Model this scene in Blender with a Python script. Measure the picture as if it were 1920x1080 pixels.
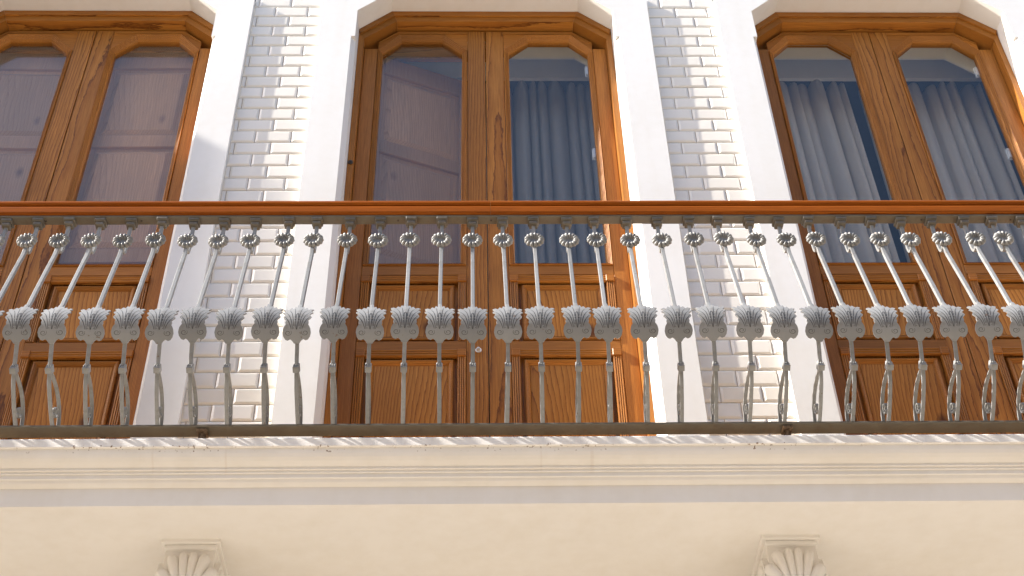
import bpy, bmesh, math, random
from mathutils import Vector, Matrix
random.seed(7)
sc = bpy.context.scene
for o in list(bpy.data.objects): bpy.data.objects.remove(o)

# ------------------------------------------------------------------ camera
PIT, YAW, ROL = 0.7661, 0.0355, 0.0273
cam = bpy.data.cameras.new('camera'); camo = bpy.data.objects.new('camera', cam)
sc.collection.objects.link(camo); sc.camera = camo
r1 = Vector((math.cos(YAW), -math.sin(YAW), 0)); hz = Vector((math.sin(YAW), math.cos(YAW), 0)); zz = Vector((0, 0, 1))
fw = math.cos(PIT)*hz + math.sin(PIT)*zz; up0 = -math.sin(PIT)*hz + math.cos(PIT)*zz
rt = math.cos(ROL)*r1 - math.sin(ROL)*up0; up = math.sin(ROL)*r1 + math.cos(ROL)*up0
m = Matrix((rt, up, -fw)).transposed().to_4x4(); m.translation = Vector((-0.0516, -4.0031, 1.6))
camo.matrix_world = m
cam.sensor_width = 36; cam.lens = 2690.8*36/1920; cam.clip_start = .05; cam.clip_end = 500

# ------------------------------------------------------------------ world, sun, exposure
SUN = Vector((-6.6, -1.0, 4.65)).normalized()          # direction towards the sun
world = bpy.data.worlds.new('World'); sc.world = world; world.use_nodes = True
wn = world.node_tree; bg = wn.nodes['Background']
sky = wn.nodes.new('ShaderNodeTexSky'); sky.sky_type = 'NISHITA'; sky.sun_disc = False
sky.sun_elevation = math.asin(SUN.z); sky.sun_rotation = math.atan2(SUN.x, SUN.y)
sky.air_density = 0.9; sky.dust_density = 2.0; sky.ozone_density = 0.9
wn.links.new(sky.outputs[0], bg.inputs[0]); bg.inputs[1].default_value = 0.12
sl = bpy.data.lights.new('sun', 'SUN'); sl.energy = 5.0; sl.angle = math.radians(0.55); sl.color = (1, .94, .85)
so = bpy.data.objects.new('sun', sl); sc.collection.objects.link(so)
so.rotation_euler = (-SUN).to_track_quat('-Z', 'Y').to_euler(); so.location = SUN*30
sc.view_settings.view_transform = 'Standard'; sc.view_settings.look = 'None'
sc.view_settings.exposure = 1.38; sc.view_settings.gamma = 1.0; sc.view_settings.use_curve_mapping = False
sc.render.engine = 'CYCLES'; sc.cycles.max_bounces = 10; sc.cycles.diffuse_bounces = 6; sc.cycles.transparent_max_bounces = 16

# ------------------------------------------------------------------ node helpers
class NT:
    def __init__(s, name):
        s.m = bpy.data.materials.new(name); s.m.use_nodes = True; s.t = s.m.node_tree
        s.b = s.t.nodes['Principled BSDF']; s.out = s.t.nodes['Material Output']
    def n(s, typ, **kw):
        nd = s.t.nodes.new(typ)
        for k, v in kw.items(): setattr(nd, k, v)
        return nd
    def put(s, sock, v):
        if isinstance(v, bpy.types.NodeSocket): s.t.links.new(v, sock)
        elif v is not None: sock.default_value = v
    def math(s, op, a, b=None, c=None, clamp=False):
        nd = s.n('ShaderNodeMath', operation=op, use_clamp=clamp)
        for i, v in enumerate((a, b, c)): s.put(nd.inputs[i], v)
        return nd.outputs[0]
    def comb(s, x, y, z):
        nd = s.n('ShaderNodeCombineXYZ')
        for i, v in enumerate((x, y, z)): s.put(nd.inputs[i], v)
        return nd.outputs[0]
    def noise(s, vec, scale, detail=3, rough=.55, dim='3D'):
        nd = s.n('ShaderNodeTexNoise', noise_dimensions=dim); s.put(nd.inputs['Vector'], vec)
        nd.inputs['Scale'].default_value = scale; nd.inputs['Detail'].default_value = detail; nd.inputs['Roughness'].default_value = rough
        return nd
    def ramp(s, fac, stops, interp='LINEAR'):
        nd = s.n('ShaderNodeValToRGB'); cr = nd.color_ramp; cr.interpolation = interp
        while len(cr.elements) < len(stops): cr.elements.new(.5)
        for e, (p, c) in zip(cr.elements, stops): e.position = p; e.color = tuple(c)+(1,) if len(c) == 3 else c
        s.put(nd.inputs[0], fac); return nd.outputs[0]
    def mix(s, fac, a, b, mode='MIX'):
        nd = s.n('ShaderNodeMix', data_type='RGBA', blend_type=mode)
        s.put(nd.inputs[0], fac); s.put(nd.inputs[6], a); s.put(nd.inputs[7], b); return nd.outputs[2]
    def maprange(s, v, a, b, c, d):
        nd = s.n('ShaderNodeMapRange'); s.put(nd.inputs[0], v)
        for i, q in enumerate((a, b, c, d)): nd.inputs[i+1].default_value = q
        return nd.outputs[0]
    def bump(s, h, strength, dist):
        nd = s.n('ShaderNodeBump'); nd.inputs['Strength'].default_value = strength; nd.inputs['Distance'].default_value = dist
        s.put(nd.inputs['Height'], h); s.t.links.new(nd.outputs[0], s.b.inputs['Normal'])
    def obj(s):
        tc = s.n('ShaderNodeTexCoord'); sp = s.n('ShaderNodeSeparateXYZ'); s.t.links.new(tc.outputs['Object'], sp.inputs[0])
        return tc.outputs['Object'], sp.outputs[0], sp.outputs[1], sp.outputs[2]
    def rnd(s): return s.n('ShaderNodeObjectInfo').outputs['Random']

def wood(name, along, light, mid, dark, period=.0036, d0=.16, slope=.003, rough=.42, coat=.12, knots=False, wob=.009, spec=.22):
    k = NT(name); _, x, y, z = k.obj(); r = k.rnd()
    ac, al = (x, z) if along == 'Z' else (z, x)
    r2 = k.math('FRACT', k.math('MULTIPLY', r, 17.31)); r3 = k.math('FRACT', k.math('MULTIPLY', r, 53.77))
    P = k.comb(k.math('ADD', ac, k.math('MULTIPLY', r, 9.1)), k.math('ADD', y, k.math('MULTIPLY', r2, 5.3)), k.math('MULTIPLY_ADD', al, .22, k.math('MULTIPLY', r3, 7.7)))
    nw = k.noise(P, 9, 2); nsep = k.n('ShaderNodeSeparateColor'); k.t.links.new(nw.outputs['Color'], nsep.inputs[0])
    a = k.math('ADD', k.math('ADD', ac, k.math('MULTIPLY_ADD', r2, .16, -.08)), k.math('MULTIPLY_ADD', nsep.outputs[0], wob, -wob/2))
    d = k.math('ADD', k.math('MULTIPLY_ADD', al, slope, k.math('MULTIPLY_ADD', r3, .1, d0)), k.math('MULTIPLY_ADD', nsep.outputs[1], wob, -wob/2))
    d = k.math('ADD', d, y)
    rad = k.math('SQRT', k.math('ADD', k.math('MULTIPLY', a, a), k.math('MULTIPLY', d, d)))
    fine = k.noise(P, 120, 3)
    ph = k.math('ADD', k.math('DIVIDE', rad, period), k.math('MULTIPLY', fine.outputs[0], .45))
    fr = k.math('FRACT', ph)
    col = k.ramp(fr, [(0, light), (.45, tuple(.6*p+.4*q for p, q in zip(light, mid))), (.78, mid), (.93, dark), (1, light)])
    big = k.noise(P, 3.2, 2)
    tone = k.math('MULTIPLY', k.maprange(big.outputs[0], .3, .7, .80, 1.16), k.maprange(r, 0, 1, .86, 1.12))
    tn = k.n('ShaderNodeCombineColor')
    for i in range(3): k.put(tn.inputs[i], tone)
    col = k.mix(1.0, col, tn.outputs[0], 'MULTIPLY')
    # fibre streaks
    F = k.comb(k.math('MULTIPLY', ac, 420), k.math('MULTIPLY', y, 420), k.math('MULTIPLY_ADD', al, 9, k.math('MULTIPLY', r, 90)))
    fb = k.noise(F, 1, 2)
    fs = k.maprange(fb.outputs[0], .35, .72, 0, .42)
    col = k.mix(fs, col, tuple(c*.55 for c in dark)+(1,))
    if knots:
        vo = k.n('ShaderNodeTexVoronoi'); vo.inputs['Scale'].default_value = 1
        k.put(vo.inputs['Vector'], k.comb(k.math('MULTIPLY_ADD', ac, 5, k.math('MULTIPLY', r, 31)), k.math('MULTIPLY', r2, 3), k.math('MULTIPLY', al, 2.6)))
        kd = k.math('ADD', vo.outputs['Distance'], k.math('MULTIPLY_ADD', fine.outputs[0], .08, -.04))
        kf = k.maprange(kd, .05, .13, .85, 0)
        col = k.mix(kf, col, (dark[0]*.35, dark[1]*.3, dark[2]*.3, 1))
    k.put(k.b.inputs['Base Color'], col)
    k.put(k.b.inputs['Roughness'], k.maprange(fb.outputs[0], .3, .7, rough-.08, rough+.12))
    k.b.inputs['Coat Weight'].default_value = coat*.25; k.b.inputs['Coat Roughness'].default_value = .25; k.b.inputs['Specular IOR Level'].default_value = spec
    k.bump(fb.outputs[0], .3, .0006)
    return k.m

HL, HM, HD = (.50, .206, .038), (.385, .142, .022), (.15, .046, .008)
W_V = wood('pine_vertical', 'Z', HL, HM, HD)
W_H = wood('pine_horizontal', 'X', HL, HM, HD)
W_PANEL = wood('pine_panel', 'Z', (.58, .248, .045), (.46, .178, .027), (.22, .070, .010), period=.0078, d0=.012, slope=.045, knots=True, wob=.02)
W_PANELH = wood('pine_spandrel', 'X', (.52, .195, .030), HM, HD, period=.009, d0=.05, slope=.03)
W_RAIL = wood('varnished_rail', 'X', (.43, .120, .010), (.33, .080, .006), (.15, .028, .002), period=.0045, d0=.1, slope=.02, rough=.38, coat=.0, spec=.10)
W_SH = wood('shutter_pine', 'Z', (.55, .31, .16), (.51, .28, .14), (.40, .20, .095), period=.0075, d0=.015, slope=.05, knots=True, wob=.02)
W_SHS = wood('shutter_pine_straight', 'Z', (.49, .27, .135), (.46, .245, .12), (.40, .20, .095))

def paint(name, col, var=.028, bump=.25, spots=None):
    k = NT(name); P, x, y, z = k.obj()
    n1 = k.noise(P, 2.3, 4); n2 = k.noise(P, 26, 3); n3 = k.noise(P, 210, 2)
    S = k.comb(k.math('MULTIPLY', x, 14), k.math('MULTIPLY', y, 14), k.math('MULTIPLY', z, 1.1)); n4 = k.noise(S, 1, 3)
    f = k.math('ADD', k.math('ADD', k.math('MULTIPLY', n1.outputs[0], .5), k.math('MULTIPLY', n2.outputs[0], .25)), k.math('MULTIPLY', n4.outputs[0], .35))
    dk = tuple(c*(1-2.2*var)*t for c, t in zip(col, (1, .985, .955)))
    c = k.ramp(f, [(.35, dk), (.62, col), (.8, tuple(min(1, q*(1+var*.5)) for q in col))])
    if spots:
        z0, z1, w = spots
        sp = k.noise(P, 95, 1); band = k.math('SUBTRACT', 1, k.math('DIVIDE', k.math('ABSOLUTE', k.math('SUBTRACT', z, z0)), z1), clamp=True)
        patch = k.noise(P, 5, 2)
        fct = k.math('MULTIPLY', k.math('MULTIPLY', k.maprange(sp.outputs[0], .64, .70, 0, 1), k.maprange(band, .05, .4, 0, 1)), k.maprange(patch.outputs[0], .45, .6, 0, w))
        c = k.mix(fct, c, (.17, .09, .035, 1))
        # faint rusty runs
        R = k.comb(k.math('MULTIPLY', x, 38), y, k.math('MULTIPLY', z, .8)); rn = k.noise(R, 1, 1)
        run = k.math('MULTIPLY', k.maprange(rn.outputs[0], .72, .80, 0, .12), k.maprange(k.math('ABSOLUTE', k.math('SUBTRACT', z, 4.30)), .012, .04, 1, 0))
        c = k.mix(run, c, (.45, .30, .16, 1))
    k.put(k.b.inputs['Base Color'], c); k.b.inputs['Roughness'].default_value = .72
    k.bump(k.math('ADD', k.math('MULTIPLY', n3.outputs[0], .5), n2.outputs[0]), bump, .0012)
    return k.m
WHITE = paint('white_render', (.82, .815, .80))
SLABM = paint('cream_cornice', (.85, .825, .785), spots=(4.331, .014, .9))
CREAM = paint('cream_plaster', (.85, .825, .785), var=.02)
ROOMC = paint('room_white', (.80, .77, .72), bump=.05)
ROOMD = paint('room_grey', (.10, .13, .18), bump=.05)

def tilemat():
    k = NT('glazed_tile'); P, x, y, z = k.obj(); r = k.rnd()
    n = k.noise(P, 30, 2)
    c = k.mix(r, (.87, .825, .74, 1), (.91, .865, .785, 1))
    c = k.mix(k.maprange(n.outputs[0], .35, .7, 0, .10), c, (.66, .61, .52, 1))
    k.put(k.b.inputs['Base Color'], c); k.b.inputs['Roughness'].default_value = .16
    k.b.inputs['Coat Weight'].default_value = .5; k.b.inputs['Coat Roughness'].default_value = .05
    k.bump(k.noise(P, 14, 1).outputs[0], .15, .004); return k.m
TILE = tilemat()
def grout():
    k = NT('tan_grout'); P, x, y, z = k.obj(); n = k.noise(P, 60, 4)
    k.put(k.b.inputs['Base Color'], k.ramp(n.outputs[0], [(.3, (.40, .31, .20)), (.7, (.66, .57, .44))])); k.b.inputs['Roughness'].default_value = .9
    k.bump(n.outputs[0], .4, .002); return k.m
GROUT = grout()
def metal(name, f, dirt, tint=(.985, 1, 1)):
    k = NT(name); P, x, y, z = k.obj(); r = k.rnd()
    n = k.noise(P, 38, 4); n2 = k.noise(P, 130, 3)
    base = k.mix(r, tuple(.235*f*q for q in tint)+(1,), tuple(.31*f*q for q in tint)+(1,))
    c = k.mix(k.maprange(n.outputs[0], .5, .75, 0, .5), base, dirt+(1,))
    W = k.comb(k.math('MULTIPLY_ADD', r, 11, x), y, z); n3 = k.noise(W, 55, 2)
    c = k.mix(k.maprange(n3.outputs[0], .70, .76, 0, .7), c, (.16, .09, .05, 1))
    k.put(k.b.inputs['Base Color'], c); k.b.inputs['Roughness'].default_value = .38; k.b.inputs['Specular IOR Level'].default_value = .35
    k.bump(k.math('ADD', n.outputs[0], n2.outputs[0]), .3, .0012); return k.m
IRON = metal('grey_painted_iron', 1, (.16, .14, .11)); IRON_SHADED = metal('shaded_iron_bar', .55, (.115, .085, .05), (1, .9, .72))  # second, browner iron: shade under bars and brackets put into its colour
VEIN_SHADE = metal('vein_shade_iron', .16, (.02, .018, .015))  # groove shade put into colour, for the palmette vein strips
def rust():
    k = NT('rusty_iron'); P, x, y, z = k.obj(); n = k.noise(P, 90, 4)
    k.put(k.b.inputs['Base Color'], k.ramp(n.outputs[0], [(.35, (.06, .035, .02)), (.65, (.24, .17, .11))])); k.b.inputs['Roughness'].default_value = .8
    k.bump(n.outputs[0], .6, .003); return k.m
RUST = rust()
def plain(name, col, rough=.5, met=0):
    k = NT(name); P, x, y, z = k.obj(); n = k.noise(P, 40, 3)
    k.put(k.b.inputs['Base Color'], k.ramp(n.outputs[0], [(.3, tuple(c*.88 for c in col)), (.7, col)])); k.b.inputs['Roughness'].default_value = rough; k.b.inputs['Metallic'].default_value = met
    return k.m
STEEL = plain('zinc_plate', (.72, .73, .74), .35, .3)
DARK = plain('dark_iron', (.06, .05, .045), .5)
def glass():
    k = NT('window_glass'); t = k.t
    lw = k.n('ShaderNodeLayerWeight'); lw.inputs[0].default_value = .5
    fz = k.math('MULTIPLY_ADD', k.math('POWER', lw.outputs['Facing'], 4.0), .75, .042)
    tr = k.n('ShaderNodeBsdfTransparent'); tr.inputs[0].default_value = (.955, .965, .965, 1)
    gl = k.n('ShaderNodeBsdfGlossy'); gl.inputs['Roughness'].default_value = .0; gl.inputs['Color'].default_value = (1, 1, 1, 1)
    mx = k.n('ShaderNodeMixShader'); t.links.new(fz, mx.inputs[0]); t.links.new(tr.outputs[0], mx.inputs[1]); t.links.new(gl.outputs[0], mx.inputs[2])
    t.links.new(mx.outputs[0], k.out.inputs[0]); return k.m
GLASS = glass()
def cloth(name, col):
    k = NT(name); P, x, y, z = k.obj(); n = k.noise(k.comb(k.math('MULTIPLY', x, 900), y, k.math('MULTIPLY', z, 300)), 1, 2)
    k.put(k.b.inputs['Base Color'], k.ramp(n.outputs[0], [(.3, tuple(c*.85 for c in col)), (.7, col)])); k.b.inputs['Roughness'].default_value = .9
    k.b.inputs['Sheen Weight'].default_value = .2; return k.m
CURT_L = cloth('grey_curtain', (.74, .68, .60)); CURT_D = cloth('slate_curtain', (.37, .36, .35))
def paving():
    k = NT('stone_paving'); P, x, y, z = k.obj(); n = k.noise(P, 3, 5); b = k.n('ShaderNodeTexBrick')
    k.put(b.inputs['Vector'], P); b.inputs['Scale'].default_value = 1.6
    b.inputs['Color1'].default_value = (.48, .43, .365, 1); b.inputs['Color2'].default_value = (.43, .385, .32, 1); b.inputs['Mortar'].default_value = (.22, .18, .13, 1)
    k.put(k.b.inputs['Base Color'], k.mix(k.maprange(n.outputs[0], .3, .7, 0, .3), b.outputs[0], (.40, .355, .295, 1))); k.b.inputs['Roughness'].default_value = .8
    return k.m
PAVE = paving()

# ------------------------------------------------------------------ object helpers
def link(name, me, mat, parent=None, loc=None):
    o = bpy.data.objects.new(name, me)
    if mat and not me.materials: me.materials.append(mat)
    sc.collection.objects.link(o)
    if parent: o.parent = parent
    if loc: o.location = loc
    return o
def done(bm, name, smooth=False, flip=False):
    if flip:
        for v in bm.verts: v.co.x = -v.co.x
    bmesh.ops.recalc_face_normals(bm, faces=bm.faces)
    me = bpy.data.meshes.new(name); bm.to_mesh(me); bm.free()
    if smooth:
        for p in me.polygons: p.use_smooth = True
    return me
def box(bm, x0, x1, y0, y1, z0, z1, bev=0):
    vs = [bm.verts.new(c) for c in ((x0,y0,z0),(x1,y0,z0),(x1,y1,z0),(x0,y1,z0),(x0,y0,z1),(x1,y0,z1),(x1,y1,z1),(x0,y1,z1))]
    fs = [bm.faces.new([vs[i] for i in f]) for f in ((0,1,2,3),(7,6,5,4),(0,4,5,1),(1,5,6,2),(2,6,7,3),(3,7,4,0))]
    if bev:
        es = list({e for f in fs for e in f.edges})
        bmesh.ops.bevel(bm, geom=es, offset=bev, segments=1, affect='EDGES', profile=.5)
def prism_x(bm, prof, x0, x1):                         # prof: (y, z) loop
    a = [bm.verts.new((x0, y, z)) for y, z in prof]; b = [bm.verts.new((x1, y, z)) for y, z in prof]
    n = len(prof)
    for i in range(n): bm.faces.new((a[i], a[(i+1) % n], b[(i+1) % n], b[i]))
    bm.faces.new(a[::-1]); bm.faces.new(b)
def prism_y(bm, loop, y0, y1):                         # loop: (x, z)
    a = [bm.verts.new((x, y0, z)) for x, z in loop]; b = [bm.verts.new((x, y1, z)) for x, z in loop]
    n = len(loop)
    for i in range(n): bm.faces.new((a[i], a[(i+1) % n], b[(i+1) % n], b[i]))
    bm.faces.new(a[::-1]); bm.faces.new(b)
def prism_z(bm, loop, z0, z1):                         # loop: (x, y)
    a = [bm.verts.new((x, y, z0)) for x, y in loop]; b = [bm.verts.new((x, y, z1)) for x, y in loop]
    n = len(loop)
    for i in range(n): bm.faces.new((a[i], a[(i+1) % n], b[(i+1) % n], b[i]))
    bm.faces.new(a[::-1]); bm.faces.new(b)
def sweep_yz(bm, path, w, t, x=0, closed_ends=True):   # flat bar bent in the YZ plane; w along X, t across the path
    rings = []
    for i, p in enumerate(path):
        p = Vector(p); q0 = Vector(path[max(i-1, 0)]); q1 = Vector(path[min(i+1, len(path)-1)])
        d = (q1-q0).normalized(); nrm = Vector((-d.y, d.x))
        tt = t[i] if isinstance(t, (list, tuple)) else t; ww = w[i] if isinstance(w, (list, tuple)) else w
        c = ww*.12
        pts = [(-ww/2+c, -tt/2), (ww/2-c, -tt/2), (ww/2, -tt/2+c*.6), (ww/2, tt/2-c*.6), (ww/2-c, tt/2), (-ww/2+c, tt/2), (-ww/2, tt/2-c*.6), (-ww/2, -tt/2+c*.6)]
        rings.append([bm.verts.new((x+a, p.x+nrm.x*b, p.y+nrm.y*b)) for a, b in pts])
    n = 8
    for r0, r1_ in zip(rings, rings[1:]):
        for i in range(n): bm.faces.new((r0[i], r0[(i+1) % n], r1_[(i+1) % n], r1_[i]))
    bm.faces.new(rings[0][::-1]); bm.faces.new(rings[-1])
def spline(pts, n=6):
    out = []
    P = [Vector(p) for p in pts]
    for i in range(len(P)-1):
        p0, p1, p2, p3 = P[max(i-1, 0)], P[i], P[i+1], P[min(i+2, len(P)-1)]
        for k in range(n):
            t = k/n
            out.append(.5*((2*p1)+(p2-p0)*t+(2*p0-5*p1+4*p2-p3)*t*t+(3*p1-p0-3*p2+p3)*t**3))
    out.append(P[-1]); return out
def tag(o, label=None, cat=None, group=None, kind=None):
    for k, v in (('label', label), ('category', cat), ('group', group), ('kind', kind)):
        if v: o[k] = v
    return o
def empty(name, loc=(0, 0, 0)):
    o = bpy.data.objects.new(name, None); sc.collection.objects.link(o); o.location = loc; return o

# ------------------------------------------------------------------ setting
M = 1.8782; OW = .607; SX = M/2-.164           # door module, half opening, strip edge
FLOOR = 4.371; ZT = 8.3
bm = bmesh.new(); s = 90
bm.faces.new([bm.verts.new(c) for c in ((-s, -s, 0), (s, -s, 0), (s, s, 0), (-s, s, 0))])
tag(link('pavement', done(bm, 'pavement'), PAVE), kind='structure')

house = empty('house', (0, 0, 0))
tag(house, 'white townhouse front with three tall wooden balcony doors and tiled strips between', 'house')

# door surrounds: jambs with stopped chamfers, chamfered head
def surround_mesh():
    bm = bmesh.new(); ZS = 7.084; D = .40; ST = SX
    for sg in (-1, 1):
        lo = [(OW, D), (OW, .034), (OW+.019, 0), (ST, 0), (ST, D)]
        hi = [(OW, D), (OW, 0), (ST, 0), (ST, D)]
        prism_z(bm, [(sg*x, y) for x, y in lo], FLOOR-.02, ZS)
        prism_z(bm, [(sg*x, y) for x, y in hi], ZS, 7.288)
    loop = [(-ST, 7.288), (-OW, 7.288), (-.451, 7.436), (.451, 7.436), (OW, 7.288), (ST, 7.288), (ST, 7.385), (.61, 7.53), (-.61, 7.53), (-ST, 7.385)]
    prism_y(bm, loop, 0, D)
    bmesh.ops.remove_doubles(bm, verts=bm.verts, dist=1e-5)
    return done(bm, 'door_surround')
sm = surround_mesh()
for k in (-1, 0, 1): link('door_surround', sm, WHITE, house, (k*M, 0, 0))

# tiled strips between the doors
tile_cache = {}
def tile_mesh(w, h, rng):
    key = (round(w, 3), round(h, 3))
    if key not in tile_cache:
        b = min(.0095, w*.32); bm = bmesh.new()
        o = [(0, 0), (w, 0), (w, h), (0, h)]; i_ = [(b, b), (w-b, b), (w-b, h-b), (b, h-b)]
        A = [bm.verts.new((x, .010, z)) for x, z in o]; B = [bm.verts.new((x, .0042, z)) for x, z in o]; C = [bm.verts.new((x, 0, z)) for x, z in i_]
        for q in range(4):
            r = (q+1) % 4
            bm.faces.new((A[q], A[r], B[r], B[q])); bm.faces.new((B[q], B[r], C[r], C[q]))
        bm.faces.new(C); tile_cache[key] = done(bm, 'tile')
    return tile_cache[key]
RH = .0765; TY = .024
for side, rows in ((-1, ((.105, .1545), (.022, .1545))), (1, ((.068, .1545), (.137, .1535)))):
    x0 = side*M/2-.164; W = .328
    bm = bmesh.new(); box(bm, x0, x0+W, TY+.0075, .40, FLOOR-.02, 7.53)
    tp = link('tile_panel', done(bm, 'tile_panel'), GROUT, house)
    n = 0; zref = 5.7493+1.6+RH*3
    zc = zref-RH*45
    idx = 45
    while idx >= 0:
        z = zref-RH*idx; idx -= 1
        if z < FLOOR+.25: continue
        if z+RH > 7.56: break
        a, b_ = rows[(idx+1) % 2] if side < 0 else rows[idx % 2]
        cuts = [0, a, a+b_, W]
        for c0, c1 in zip(cuts, cuts[1:]):
            j = .0028
            w = c1-c0-(j if c1 < W else 0)
            t = link('tile', tile_mesh(w, RH-j, random), TILE, tp, (x0+c0+(0 if c0 == 0 else 0), TY+random.uniform(-.0006, .0006), z))
            t.rotation_euler = (random.uniform(-.006, .006), 0, random.uniform(-.006, .006))

# rest of the facade: flanks, upper wall, lower wall, projecting bay on the left
bm = bmesh.new()
box(bm, -9, -M-SX, .012, .40, FLOOR-.02, 7.53); box(bm, M+SX, 6, .012, .40, FLOOR-.02, 7.53)
box(bm, -9, 6, .012, .40, 7.53, ZT)
link('upper_wall', done(bm, 'upper_wall'), WHITE, house)
bm = bmesh.new(); box(bm, -9, 6, .09, .40, -.3, 4.20); link('lower_wall', done(bm, 'lower_wall'), CREAM, house)
bm = bmesh.new(); box(bm, -9, -6.0, -.75, .012, -.3, 9.72); link('projecting_bay', done(bm, 'projecting_bay'), WHITE, house)

# the townhouse across the street, behind the viewer
def opposite():
    root = empty('house', (0, -8.2, 0)); tag(root, 'ochre plastered townhouse across the street facing the balcony', 'house')
    bm = bmesh.new(); xs = [-24+4*i for i in range(13)]; H = 8.2
    box(bm, -26, 26, -6, -.3, 0, H)
    edges = [-26]+[x+o for x in xs for o in (-.6, .6)]+[26]
    for a, b_ in zip(edges[::2], edges[1::2]): box(bm, a, b_, -.299, 0, 0, H)
    for x in xs:
        for z0, z1 in ((0, .9), (2.9, 4.4), (7.0, H)): box(bm, x-.6, x+.6, -.299, 0, z0, z1)
    link('wall', done(bm, 'wall'), OCHRE, root)
    bm = bmesh.new(); prism_x(bm, [(-.3, H), (.30, H), (.28, H+.14), (.12, H+.2), (-.3, H+.2)], -26, 26); link('cornice', done(bm, 'cornice'), CREAM, root)
    bm = bmesh.new(); box(bm, -.58, .58, -.22, -.16, 0, 2.0, .005); box(bm, -.03, .03, -.159, -.13, 0, 2.0, .005); wm = done(bm, 'shutter')
    for x in xs:
        for z in (.9, 4.4+.0): 
            w = link('shutter', wm, W_V, root, (x, 0, z)); w.scale.z = 1.0 if z < 1 else 1.3
OCHRE = paint('ochre_plaster', (.42, .34, .25))
opposite()

# balcony slab with moulded edge
prof = [(.40, 4.371), (-.452, 4.371), (-.4585, 4.3685), (-.461, 4.364), (-.461, 4.3362), (-.4535, 4.3345), (-.4520, 4.3260), (-.4495, 4.3170), (-.4440, 4.3070), (-.4350, 4.2985), (-.4240, 4.2925), (-.4170, 4.2890),
        (-.4170, 4.2800), (-.4105, 4.2795), (-.4105, 4.2715), (-.4045, 4.2710), (-.4045, 4.2570), (-.3990, 4.2550), (-.3950, 4.2465), (-.3870, 4.2415), (-.3790, 4.2385), (-.3755, 4.1745), (-.3640, 4.1725),
        (-.3620, 4.1775), (-.3540, 4.1780), (.40, 4.1780)]
bm = bmesh.new(); prism_x(bm, prof, -5.99, 4.4); link('balcony_slab', done(bm, 'balcony_slab'), SLABM, house)

TERRA = plain('terracotta_floor', (.60, .40, .22), .7)
bm = bmesh.new(); box(bm, -5.98, 4.35, -.438, .119, 4.3705, 4.3745); link('balcony_floor', done(bm, 'balcony_floor'), TERRA, house)

# consoles under the balcony
def petal(bm, base, tip, wmax, bulge, y0, n=9, m_=8, groove=.0):
    """teardrop lobe lying on the plane y=y0, from base to tip in (x, z)"""
    b = Vector(base); t = Vector(tip); d = t-b; L = d.length; d /= L; s_ = Vector((d.y, -d.x)); rows_ = []
    for i in range(n+1):
        u = i/n; w = wmax*(.30+.70*math.sin(min(1, u/.78)*math.pi/2)**1.3)*(math.sqrt(max(0, 1-((u-.78)/.22)**2)) if u > .78 else 1)
        row = []
        for j in range(m_+1):
            a = -1+2*j/m_; h = bulge*math.sqrt(max(0, 1-a*a))*(.35+.65*u)*(1-groove*math.exp(-(a/.28)**2))
            if u > .78: h *= math.sqrt(max(0.0, 1-((u-.78)/.22)**2))
            p = b+d*(u*L)+s_*(a*w); row.append(bm.verts.new((p.x, y0-h, p.y)))
        rows_.append(row)
    for r0, r1_ in zip(rows_, rows_[1:]):
        for j in range(m_): bm.faces.new((r0[j], r0[j+1], r1_[j+1], r1_[j]))
def console_meshes():
    zt = 4.178
    bm = bmesh.new(); body = [(.11, zt-.03), (-.172, zt-.03), (-.176, zt-.09), (-.172, zt-.16), (-.145, zt-.24), (-.10, zt-.31), (-.07, zt-.38), (-.055, zt-.45), (.11, zt-.47)]
    prism_x(bm, body, -.078, .078)
    for sg in (-1, 1):                                   # side scroll cheeks
        pr = [(.105, zt-.075), (-.150, zt-.062), (-.168, zt-.10), (-.160, zt-.17), (-.12, zt-.25), (.105, zt-.40)]
        prism_x(bm, pr, sg*.0785, sg*.096)
    b_ = done(bm, 'console')
    bm = bmesh.new(); box(bm, -.093, .093, -.193, .11, zt-.014, zt+.003, .003); box(bm, -.083, .083, -.184, .11, zt-.030, zt-.0145, .003)
    c_ = done(bm, 'console_cap')
    bm = bmesh.new()
    y0 = -.170
    for bx_, bz, tx, tz, w, bl in ((-.006, -.20, -.017, -.036, .0175, .036), (.006, -.20, .017, -.036, .0175, .036), (-.018, -.19, -.056, -.046, .020, .036), (.018, -.19, .056, -.046, .020, .036),
                                   (-.024, -.19, -.090, -.098, .022, .028), (.024, -.19, .090, -.098, .022, .028), (-.02, -.22, -.092, -.160, .02, .02), (.02, -.22, .092, -.160, .02, .02)):
        petal(bm, (bx_, zt+bz), (tx, zt+tz), w, bl, y0)
    for sg in (-1, 1):
        petal(bm, (sg*.085, zt-.24), (sg*.100, zt-.075), .012, .03, -.13)
    l_ = done(bm, 'acanthus_leaf', True)
    return b_, c_, l_
cb, cc, cl = console_meshes()
for k in (-1.5, -.5, .5, 1.5):
    c = link('console', cb, CREAM, house, (k*M*(1.008 if abs(k) < 1 else 1), 0, 0))
    link('console_cap', cc, CREAM, c); link('acanthus_leaf', cl, CREAM, c)

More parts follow.
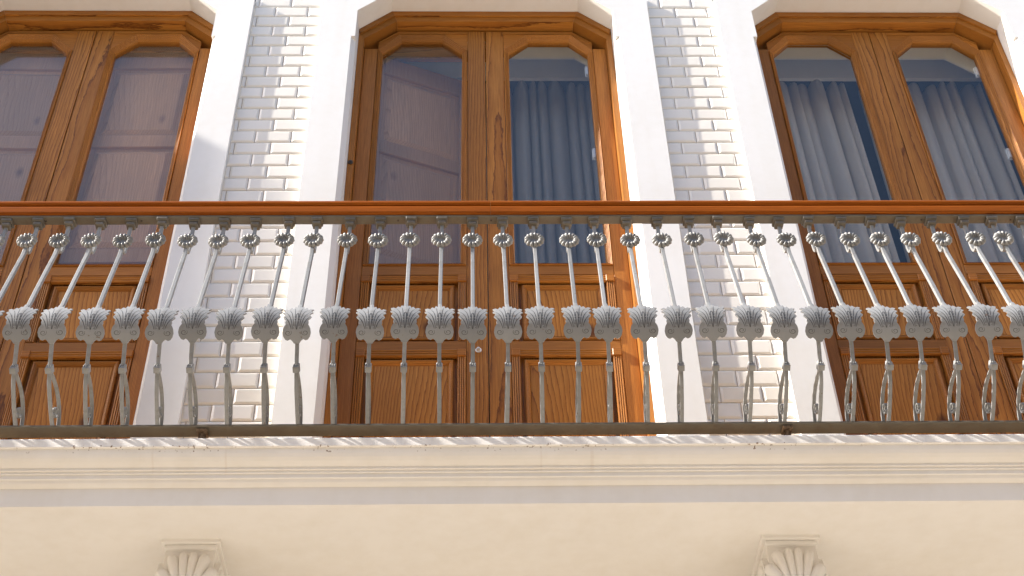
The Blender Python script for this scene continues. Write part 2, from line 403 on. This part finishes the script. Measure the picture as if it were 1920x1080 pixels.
# ------------------------------------------------------------------ doors
FY = .120; LY = .168                            # front of frame, front of leaf
def chamfer_frame(bm, outer, thick, y0, y1):
    pass
def frame_meshes():
    out = []
    E = .0015
    for sg in (-1, 1):
        bm = bmesh.new(); loop = [(sg*(OW-E), FLOOR), (sg*(OW-E), 7.288), (sg*.580, 7.262), (sg*.580, FLOOR)]
        prism_y(bm, loop, FY, .24); out.append(('jamb', done(bm, 'jamb'), W_V))
        bm = bmesh.new(); loop = [(sg*(OW-E), 7.287), (sg*.4515, 7.4345), (sg*.428, 7.366), (sg*.5795, 7.225)]
        prism_y(bm, loop, FY-.001, .238)
        l2 = [(sg*(OW-.003), 7.286), (sg*.452, 7.4325), (sg*.440, 7.400), (sg*(.596), 7.256)]
        prism_y(bm, l2, FY-.012, FY-.0015)
        out.append(('corner_brace', done(bm, 'corner_brace'), W_H))
    bm = bmesh.new(); loop = [(-.4505, 7.4345), (.4505, 7.4345), (.427, 7.366), (-.427, 7.366)]
    prism_y(bm, loop, FY, .24)
    l2 = [(-.4515, 7.4335), (.4515, 7.4335), (.4395, 7.401), (-.4395, 7.401)]; prism_y(bm, l2, FY-.010, FY-.001)
    out.append(('head', done(bm, 'head'), W_H))
    return out
FR = frame_meshes()

def ring_moulding(bm, inner, outer, heights):
    """moulding strip between polygon 'outer' and polygon 'inner' with reeds; heights: list of (fraction outer->inner, y)"""
    rows_ = []
    for f, y in heights:
        rows_.append([bm.verts.new((a[0]+(b[0]-a[0])*f, y, a[1]+(b[1]-a[1])*f)) for a, b in zip(outer, inner)])
    n = len(outer)
    for r0, r1_ in zip(rows_, rows_[1:]):
        for i in range(n): bm.faces.new((r0[i], r0[(i+1) % n], r1_[(i+1) % n], r1_[i]))
def reed_v(bm, x0, x1, z0, z1, y, n=4, h=.005):
    w = (x1-x0)/n; pr = [(x0, y+.012)]
    for i in range(n):
        for q in range(5):
            a = q/4*math.pi; pr.append((x0+w*(i+.5-.5*math.cos(a)), y-h*math.sin(a)))
    pr.append((x1, y+.012)); prism_z(bm, pr, z0, z1)
def reed_h(bm, x0, x1, z0, z1, y, n=4, h=.005):
    w = (z1-z0)/n; pr = [(y+.012, z0)]
    for i in range(n):
        for q in range(5):
            a = q/4*math.pi; pr.append((y-h*math.sin(a), z0+w*(i+.5-.5*math.cos(a))))
    pr.append((y+.012, z1)); prism_x(bm, pr, x0, x1)
ZB = FLOOR+.014; Y1 = LY+.042
GL = [(.112, 5.765), (.112, 7.182), (.208, 7.281), (.402, 7.281), (.491, 7.182), (.491, 5.765)]       # glass opening
MO = [(.088, 5.742), (.088, 7.193), (.197, 7.318), (.413, 7.318), (.513, 7.193), (.513, 5.742)]       # outside of glass moulding
P1 = (5.330, 5.655); P2 = (4.585, 5.255)
def leaf_meshes(flip):
    out = []
    def add(name, bm, mat, smooth=False): out.append((name, done(bm, name, smooth, flip), mat))
    # core board behind the panels (the leaf itself)
    bm = bmesh.new(); box(bm, .02, .57, LY+.022, Y1-.004, ZB+.02, 5.74)
    core = done(bm, 'door_leaf', False, flip)
    for x0, x1 in ((.002, .0865), (.5145, .5785)):
        bm = bmesh.new()
        box(bm, x0, x1, LY, Y1, ZB, 7.351 if x0 < .1 else 7.212, .0018); add('stile', bm, W_V)
    bm = bmesh.new()                                                          # top rail above the arch
    prism_y(bm, [(.0875, 7.330), (.0875, 7.350), (.422, 7.350), (.5135, 7.264), (.5135, 7.255), (.425, 7.330)], LY+.001, Y1-.001); add('top_rail', bm, W_H)
    for lp in ([(.0872, 7.195), (.0872, 7.329), (.199, 7.329), (.197, 7.319)], [(.5137, 7.195), (.5137, 7.254), (.424, 7.329), (.411, 7.329), (.413, 7.319)]):
        bm = bmesh.new(); prism_y(bm, lp, LY+.003, Y1-.002); add('spandrel', bm, W_PANELH)
    bm = bmesh.new(); box(bm, .199, .412, LY+.003, Y1-.003, 7.3185, 7.3292); add('top_fillet', bm, W_H)
    # reeded moulding round the glass
    bm = bmesh.new(); hs = [(0, LY+.02), (0, LY-.003)]
    for i in range(4):
        for q in (.25, .5, .75, 1): hs.append(((i+q)/4.6, LY-.003-.0045*math.sin(q*math.pi)+.0035*i))
    hs += [(.9, LY+.010), (1, LY+.013), (1, Y1)]
    ring_moulding(bm, GL, MO, hs); add('glass_moulding', bm, W_V)
    # pane
    bm = bmesh.new(); prism_y(bm, GL, LY+.026, LY+.030); add('pane', bm, GLASS)
    # rails
    for nm, z0, z1 in (('lock_rail', 5.690, 5.741), ('middle_rail', 5.284, 5.329), ('bottom_rail', ZB, 4.560)):
        bm = bmesh.new(); box(bm, .087, .514, LY-.001, Y1-.002, z0, z1, .0016); add(nm, bm, W_H)
    for (z0, z1) in (P1, P2):
        # horizontal reeded moulding with corner blocks above the panel
        bm = bmesh.new(); reed_h(bm, .122, .478, z1-.006, z1+.028 if z1 > 5.5 else z1+.0285, LY-.002, 3); add('reeded_moulding', bm, W_H)
        for x0, x1 in ((.0872, .1215), (.4785, .5138)):
            bm = bmesh.new(); box(bm, x0, x1, LY-.011, LY+.02, z1-.008, z1+.0285, .003); add('corner_block', bm, W_PANELH)
            bm = bmesh.new(); reed_v(bm, x0+.001, x1-.001, z0+.001, z1-.0085, LY, 4); add('reeded_strip', bm, W_V)
        bm = bmesh.new(); xa, xb, za, zb = .136, .464, z0+.012, z1-.016
        o_ = [(xa, za), (xb, za), (xb, zb), (xa, zb)]; w = .026; i_ = [(xa+w, za+w), (xb-w, za+w), (xb-w, zb-w), (xa+w, zb-w)]
        ring_moulding(bm, i_, o_, [(0, LY+.023), (0, LY+.008), (.10, LY+.004), (.28, LY+.003), (.40, LY+.006), (.62, LY+.009), (.80, LY+.016), (1, LY+.019), (1, LY+.023)]); add('panel_moulding', bm, W_H)
        bm = bmesh.new(); box(bm, xa+w-.002, xb-w+.002, LY+.0155, LY+.030, za+w-.002, zb-w+.002); add('panel', bm, W_PANEL)
    return core, out
LR = leaf_meshes(False); LL = leaf_meshes(True)
def hinge_mesh():
    bm = bmesh.new(); box(bm, -.006, .006, LY+.034, LY+.046, -.03, .03, .001); box(bm, -.009, .009, LY+.046, LY+.05, -.036, .036, .001); return done(bm, 'hinge')
HG = hinge_mesh()
for k in (-1, 0, 1):
    f = empty('door_frame', (k*M, 0, 0)); f.parent = house
    for nm, me, mt in FR: link(nm, me, mt, f)
    for core, parts in (LL, LR):
        lf = link('door_leaf', core, W_V, house, (k*M, 0, 0))
        for nm, me, mt in parts: link(nm, me, mt, lf)
        if core is LR[0] and k >= 0:
            for z in (6.49, 7.09): link('hinge', HG, STEEL, lf, (.4835, 0, z))
        if k == 0 and core is LL[0]:
            bm = bmesh.new()
            for i in range(10):
                a0 = i/10*2*math.pi; a1 = (i+1)/10*2*math.pi
                bmesh.ops.create_cone(bm, cap_ends=True, segments=6, radius1=.0022, radius2=.0022, depth=.0075, matrix=Matrix.Translation((-.040+.010*math.cos(a0), LY-.012, 5.272+.010*math.sin(a0))) @ Matrix.Rotation(-a0, 4, 'Y'))
            bmesh.ops.create_cone(bm, cap_ends=True, segments=12, radius1=.010, radius2=.006, depth=.012, matrix=Matrix.Translation((-.040, LY-.005, 5.284)) @ Matrix.Rotation(math.pi/2, 4, 'X'))
            link('ring_pull', done(bm, 'ring_pull'), STEEL, lf)
    if k == 0:
        bm = bmesh.new(); bmesh.ops.create_cone(bm, cap_ends=True, segments=14, radius1=.011, radius2=.011, depth=.006, matrix=Matrix.Translation((-.592, FY-.003, 6.327)) @ Matrix.Rotation(math.pi/2, 4, 'X'))
        bmesh.ops.create_cone(bm, cap_ends=True, segments=10, radius1=.006, radius2=.005, depth=.008, matrix=Matrix.Translation((-.592, FY-.008, 6.327)) @ Matrix.Rotation(math.pi/2, 4, 'X'))
        link('bolt', done(bm, 'bolt'), DARK, f)

# interior: shutters, room
def shutter_meshes(w):
    bm = bmesh.new(); box(bm, 0, w, .016, .026, 4.40, 7.30); core = done(bm, 'shutter'); parts = []
    def add(nm, bm, mt): parts.append((nm, done(bm, nm), mt))
    for x0, x1 in ((0, .082), (w-.082, w)):
        bm = bmesh.new(); box(bm, x0, x1, 0, .030, 4.40, 7.302, .002); add('stile', bm, W_SHS)
    for z0, z1 in ((7.18, 7.302), (6.60, 6.68), (5.86, 5.94), (5.2, 5.28), (4.40, 4.5)):
        bm = bmesh.new(); box(bm, .0825, w-.0825, .001, .029, z0, z1, .002); add('rail', bm, W_H if False else W_SHS)
    for z0, z1 in ((6.68, 7.18), (5.94, 6.60), (5.28, 5.86), (4.5, 5.2)):
        bm = bmesh.new(); a = .0825; g = .022; c = .045
        o_ = [(a+g, z0+g), (w-a-g, z0+g), (w-a-g, z1-g), (a+g, z1-g)]; i_ = [(a+c, z0+c), (w-a-c, z0+c), (w-a-c, z1-c), (a+c, z1-c)]
        ring_moulding(bm, i_, o_, [(0, .0159), (1, .006)]); bm.faces.new([bm.verts.new((x, .006, z)) for x, z in i_])
        bmesh.ops.remove_doubles(bm, verts=bm.verts, dist=1e-5); add('panel', bm, W_SH)
    return core, parts
SH = shutter_meshes(.555)
def shutter(x, y, ang):
    o = link('shutter', SH[0], W_SHS, house, (x, y, 0)); o.rotation_euler.z = ang
    for nm, me, mt in SH[1]: link(nm, me, mt, o)
shutter(-M-.562, .262, math.radians(1)); shutter(-M+.006, .262, math.radians(-.5))
shutter(-.565, .255, math.radians(21))
for k in (-1,):
    bm = bmesh.new(); box(bm, k*M-.60, k*M+.60, .252, .30, 7.304, 7.36, .002); box(bm, k*M-.60, k*M+.60, .2525, .39, 7.361, 7.432, .002)
    link('shutter_head', done(bm, 'shutter_head'), W_H, house)
bm = bmesh.new(); box(bm, -.60, .05, .30, .39, 7.40, 7.434); link('shutter_head', done(bm, 'shutter_head'), W_H, house)
bm = bmesh.new()                                                              # room shell, open towards the doors
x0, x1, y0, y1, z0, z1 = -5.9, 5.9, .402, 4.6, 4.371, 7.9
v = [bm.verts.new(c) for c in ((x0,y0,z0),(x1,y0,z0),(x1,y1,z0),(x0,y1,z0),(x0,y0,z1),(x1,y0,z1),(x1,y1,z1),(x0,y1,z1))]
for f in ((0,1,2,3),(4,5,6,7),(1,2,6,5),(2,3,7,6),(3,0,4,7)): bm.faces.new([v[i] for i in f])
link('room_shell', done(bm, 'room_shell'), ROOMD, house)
for k in (0, 1):
    bm = bmesh.new(); box(bm, k*M-.75, k*M+.75, .490, .512, 7.405, 7.88); box(bm, k*M-.75, k*M+.75, .512, .66, 7.86, 7.88)
    link('pelmet', done(bm, 'pelmet'), ROOMC, house)

def curtain(x0, x1, x0b, x1b, y, wl, amp, mat, seed):
    rnd = random.Random(seed); bm = bmesh.new(); n = int((x1-x0)/wl*14); ph = []; a = 0
    for i in range(n+1):
        ph.append(a); a += 2*math.pi/14*rnd.uniform(.6, 1.4)*(1+.5*math.sin(i*.13+seed))
    rows_ = []; nz = 14
    am = [amp*(.45+.75*rnd.random()) for _ in range(n//7+3)]
    for j in range(nz+1):
        t = j/nz; z = 7.408-t*2.95; row = []
        for i in range(n+1):
            u = i/n; xx = (x0+(x1-x0)*u)*(1-t)+(x0b+(x1b-x0b)*u)*t
            A = am[i//7]*(1-(i % 7)/7)+am[i//7+1]*((i % 7)/7)
            yy = y+A*math.sin(ph[i]+.25*math.sin(t*3+i*.02))*(1+.25*t)
            row.append(bm.verts.new((xx+.012*math.cos(ph[i]*1.0), yy, z)))
        rows_.append(row)
    for r0, r1_ in zip(rows_, rows_[1:]):
        for i in range(n): bm.faces.new((r0[i], r0[i+1], r1_[i+1], r1_[i]))
    o = link('curtain', done(bm, 'curtain', True), mat)
    md = o.modifiers.new('thickness', 'SOLIDIFY'); md.thickness = .003; return o
tag(curtain(-.12, .66, -.12, .66, .56, .062, .046, CURT_D, 3), 'slate grey pleated curtain behind the half shuttered middle door', 'curtain', None)
tag(curtain(M-.62, M-.045, M-.62, M+.0, .56, .066, .050, CURT_L, 5), 'pale grey pleated curtain hanging left of the dark gap', 'curtain', None)
tag(curtain(M+.035, M+.66, M+.02, M+.66, .56, .062, .046, CURT_L, 8), 'grey pleated curtain hanging right of the dark gap', 'curtain', None)

# ------------------------------------------------------------------ balcony railing
rail = empty('balcony_railing', (0, -.42, FLOOR))
tag(rail, 'grey wrought iron balcony railing of bellied balusters under a varnished wooden handrail', 'railing')
RL = (0, .42, -FLOOR)                           # undo the root offset
def rpart(name, me, mat): return link(name, me, mat, rail, RL)
X0, X1 = -5.95, 4.3
hp = [(-.440, 5.350), (-.490, 5.350), (-.4960, 5.3525), (-.4972, 5.357), (-.4972, 5.379), (-.4955, 5.3845), (-.4895, 5.3875), (-.4890, 5.3925), (-.4950, 5.3955), (-.4985, 5.401), (-.4985, 5.408), (-.4950, 5.414), (-.486, 5.4185), (-.4665, 5.421), (-.447, 5.4185), (-.438, 5.413), (-.436, 5.40), (-.440, 5.388), (-.436, 5.37)]
for a, b_ in ((X0, .003), (.0045, X1)):
    bm = bmesh.new(); prism_x(bm, hp, a, b_); rpart('handrail', done(bm, 'handrail'), W_RAIL)
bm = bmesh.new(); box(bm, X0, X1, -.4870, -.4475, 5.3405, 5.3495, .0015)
rpart('top_bar', done(bm, 'top_bar'), IRON_SHADED)
bm = bmesh.new()
for i in range(-12, 13):
    x = i*.31+random.uniform(-.03, .03)
    bmesh.ops.create_cone(bm, cap_ends=True, segments=10, radius1=.0035, radius2=.0035, depth=.003, matrix=Matrix.Translation((x, -.468, 5.3400)))
rpart('screw', done(bm, 'screw'), DARK)['kind'] = 'stuff'
bm = bmesh.new(); box(bm, X0, X1, -.4450, -.3890, 4.4270, 4.4360, .0022); rpart('bottom_bar', done(bm, 'bottom_bar'), IRON_SHADED)
bm = bmesh.new(); bmesh.ops.create_cone(bm, cap_ends=True, segments=10, radius1=.013, radius2=.011, depth=.062, matrix=Matrix.Translation((0, -.413, 4.398)))
box(bm, -.017, .017, -.440, -.395, 4.4175, 4.4265, .003)
ft = done(bm, 'foot')
for x in (-2.4, -.911, .938, 2.6): link('foot', ft, RUST, rail, (x, .42, -FLOOR))

# baluster profile in (y, z)
up_bar = spline([(-.4675, 5.326), (-.4665, 5.27), (-.4690, 5.205), (-.4790, 5.168), (-.4960, 5.160), (-.5060, 5.172)], 5)
stem = spline([(-.4990, 5.192), (-.5070, 5.168), (-.5130, 5.125), (-.5260, 5.078), (-.5520, 4.985), (-.5790, 4.885), (-.6010, 4.800), (-.6185, 4.738), (-.6245, 4.705), (-.6190, 4.668), (-.6030, 4.630), (-.5850, 4.590), (-.5700, 4.556), (-.5450, 4.517), (-.5150, 4.488), (-.4800, 4.460), (-.4420, 4.4355)], 5)
back = spline([(-.5690, 4.556), (-.5270, 4.5580), (-.4800, 4.5520), (-.4370, 4.5320), (-.4080, 4.5010), (-.3950, 4.4680), (-.3950, 4.4355)], 5)
def spiral(c, r0, r1_, turns, a0, n=22):
    return [Vector((c[0]+(r0+(r1_-r0)*i/n)*math.cos(a0+turns*2*math.pi*i/n), c[1]+(r0+(r1_-r0)*i/n)*math.sin(a0+turns*2*math.pi*i/n))) for i in range(n+1)]
curl = spiral((-.4450, 4.4890), .0210, .0065, 1.15, -2.2)
def baluster_mesh():
    bm = bmesh.new()
    sweep_yz(bm, up_bar, .0130, .009); sweep_yz(bm, stem, [.0130]*50+[.0125]*(len(stem)-50), [.0120]*50+[.0062]*(len(stem)-50)); sweep_yz(bm, back, .0120, .0055); sweep_yz(bm, curl, .0115, .0040)
    return done(bm, 'baluster')
# surface frame along the stem, v measured upwards from palmette base
L = [0]
for a, b_ in zip(stem, stem[1:]): L.append(L[-1]+(b_-a).length)
ibase = min(range(len(stem)), key=lambda i: abs(stem[i].y-4.615) + (0 if stem[i].y < 4.75 else 9))
sb = L[ibase]
def surf(u, v_, w):
    s_ = sb-v_
    i = 0
    while i < len(L)-2 and L[i+1] < s_: i += 1
    t = (s_-L[i])/(L[i+1]-L[i]); p = stem[i].lerp(stem[i+1], t)
    i0, i1 = max(i-2, 0), min(i+3, len(stem)-1); d = (stem[i1]-stem[i0]).normalized(); nrm = Vector((d.y, -d.x))
    if nrm.x > 0: nrm = -nrm
    sag = -.10*abs(u)**1.0*0.4
    return Vector((u, p.x+nrm.x*(w+sag), p.y+nrm.y*(w+sag)))
def palmette_mesh():
    S, T = .00069, .00124
    half = [(0, 430), (8, 433), (11, 453), (20, 445), (25, 466), (36, 456), (45, 474), (56, 466), (69, 472), (57, 486), (70, 494), (55, 506), (65, 517), (51, 528), (54, 536), (51, 543), (56, 547), (62, 555), (65, 567), (61, 579), (52, 588), (41, 591), (30, 587), (21, 592), (12, 601)]
    pts = [(x*S, (600-y)*T) for x, y in half] + [(-x*S, (600-y)*T) for x, y in half[:0:-1]]
    bm = bmesh.new(); vs = [bm.verts.new((u, v_, 0)) for u, v_ in pts]; bm.faces.new(vs)
    for v_ in [i*.012 for i in range(1, 16)]:
        bmesh.ops.bisect_plane(bm, geom=bm.verts[:]+bm.edges[:]+bm.faces[:], plane_co=(0, v_, 0), plane_no=(0, 1, 0))
    for u in (-.03, -.015, 0, .015, .03):
        bmesh.ops.bisect_plane(bm, geom=bm.verts[:]+bm.edges[:]+bm.faces[:], plane_co=(u, 0, 0), plane_no=(1, 0, 0))
    bmesh.ops.triangulate(bm, faces=bm.faces[:])
    r = bmesh.ops.extrude_face_region(bm, geom=bm.faces[:])
    for q in r['geom']:
        if isinstance(q, bmesh.types.BMVert): q.co.z = .0045
    for q in bm.verts: q.co.z += .0055
    # thin dark strips laid on the face, painting the shade of incised veins
    def line(path, wid):
        n = len(path); rows_ = []
        for i, p in enumerate(path):
            p = Vector(p); d = (Vector(path[min(i+1, n-1)])-Vector(path[max(i-1, 0)])).normalized(); nn = Vector((-d.y, d.x)); w = wid*(.45+.55*math.sin(math.pi*min(1, (i+.6)/n)))
            rows_.append([bm.verts.new((p.x+nn.x*a*w, p.y+nn.y*a*w, .01015)) for a in (-1, 1)])
        for r0, r1_ in zip(rows_, rows_[1:]): bm.faces.new((r0[0], r0[1], r1_[1], r1_[0])).material_index = 1
    def bez(a, c, b, n=8):
        a, c, b = Vector(a), Vector(c), Vector(b); return [a*(1-t)**2+c*2*t*(1-t)+b*t*t for t in [i/n for i in range(n+1)]]
    for sg in (-1, 1):
        for b0, c0, t0 in (((.0060, .062), (.006, .125), (.013, .166)), ((.0095, .054), (.012, .120), (.030, .149)), ((.0130, .052), (.017, .104), (.042, .132)), ((.0170, .052), (.023, .084), (.042, .104))):
            line(bez((sg*b0[0], b0[1]), (sg*c0[0], c0[1]), (sg*t0[0]*.96, t0[1])), .00105)
        sp = spiral((sg*.0265, .0390), .0115, .003, 1.35*sg, math.pi/2+sg*.9, 20); line([(p.x, p.y) for p in sp], .0008)
    lp = [Vector((.0036*math.sin(a)*(1-.45*math.cos(a)), .086-.036*math.cos(a))) for a in [i/18*2*math.pi for i in range(19)]]
    line([(p.x, p.y) for p in lp], .0012)
    for q in bm.verts: q.co.z += .011*math.sin(math.pi*max(0, min(1, q.co.y/.194))); q.co.y = .020+q.co.y*.79; q.co.x *= 1
    for q in bm.verts: q.co = surf(q.co.x, q.co.y, q.co.z)
    me = done(bm, 'palmette'); me.materials.append(IRON); me.materials.append(VEIN_SHADE); return me
def rosette_mesh():
    bm = bmesh.new(); N = 104; R = 7; pet = 13; rows_ = []
    prof_ = [(.14, .000), (.36, .000), (.43, .008), (.55, .0130), (.72, .0145), (.87, .0115), (.97, .006), (1.0, .000), (.90, -.004)]
    c = bm.verts.new((0, .001, 0))
    for f, h in prof_:
        row = []
        for i in range(N):
            a = i/N*2*math.pi; g = abs(math.cos(pet*a/2))**.5; rr = .0360*f*(1 if f < .5 else (.86+.14*g)); hh = h*(.12+.88*g) if f > .35 else h
            row.append(bm.verts.new((rr*math.cos(a), -hh, rr*math.sin(a))))
        rows_.append(row)
    for i in range(N): bm.faces.new((c, rows_[0][i], rows_[0][(i+1) % N]))
    for r0, r1_ in zip(rows_, rows_[1:]):
        for i in range(N): bm.faces.new((r0[i], r1_[i], r1_[(i+1) % N], r0[(i+1) % N]))
    bm.faces.new(rows_[-1])
    bmesh.ops.transform(bm, matrix=Matrix.Translation((0, -.513, 5.190)) @ Matrix.Rotation(math.radians(-4), 4, 'X'), verts=bm.verts)
    return done(bm, 'rosette', True)
def collar_mesh():
    bm = bmesh.new()
    box(bm, -.0100, .0100, -.010, .010, -.016, .014, .0015)
    for i in (-1, 0, 1): box(bm, i*.0068-.0030, i*.0068+.0030, -.0135, .0135, -.004, .017, .0022)
    bmesh.ops.transform(bm, matrix=Matrix.Translation((0, -.5715, 4.5555)) @ Matrix.Rotation(math.radians(-32), 4, 'X'), verts=bm.verts)
    return done(bm, 'collar')
def bracket_mesh():
    bm = bmesh.new(); box(bm, -.0195, .0195, -.4865, -.4480, 5.3240, 5.3403, .0025); box(bm, -.0150, .0150, -.4830, -.4520, 5.3075, 5.3242, .003); box(bm, -.0185, .0185, -.4885, -.4865, 5.3275, 5.3375, .0008)
    return done(bm, 'bracket')
BM_, PM, RM, CM, KM = baluster_mesh(), palmette_mesh(), rosette_mesh(), collar_mesh(), bracket_mesh()
for me in (BM_, PM, RM, CM, KM): me.transform(Matrix.Translation((0, .42, -4.436)))
for i in range(-23, 24):
    x = -.0591+.11*i+random.uniform(-.005, .005)
    b_ = link('baluster', BM_, IRON, rail, (x, 0, 4.436-FLOOR))
    b_.rotation_euler = (random.uniform(-.005, .005), random.uniform(-.005, .005), random.uniform(-.04, .04))
    for nm, me in (('palmette', PM), ('rosette', RM), ('collar', CM), ('bracket', KM)):
        c = link(nm, me, IRON_SHADED if nm == 'bracket' else IRON, b_)
        if nm == 'palmette': c.location = (random.uniform(-.002, .002), 0, random.uniform(-.003, .003))
        if nm == 'rosette': c.location = (random.uniform(-.002, .002), 0, random.uniform(-.002, .002))
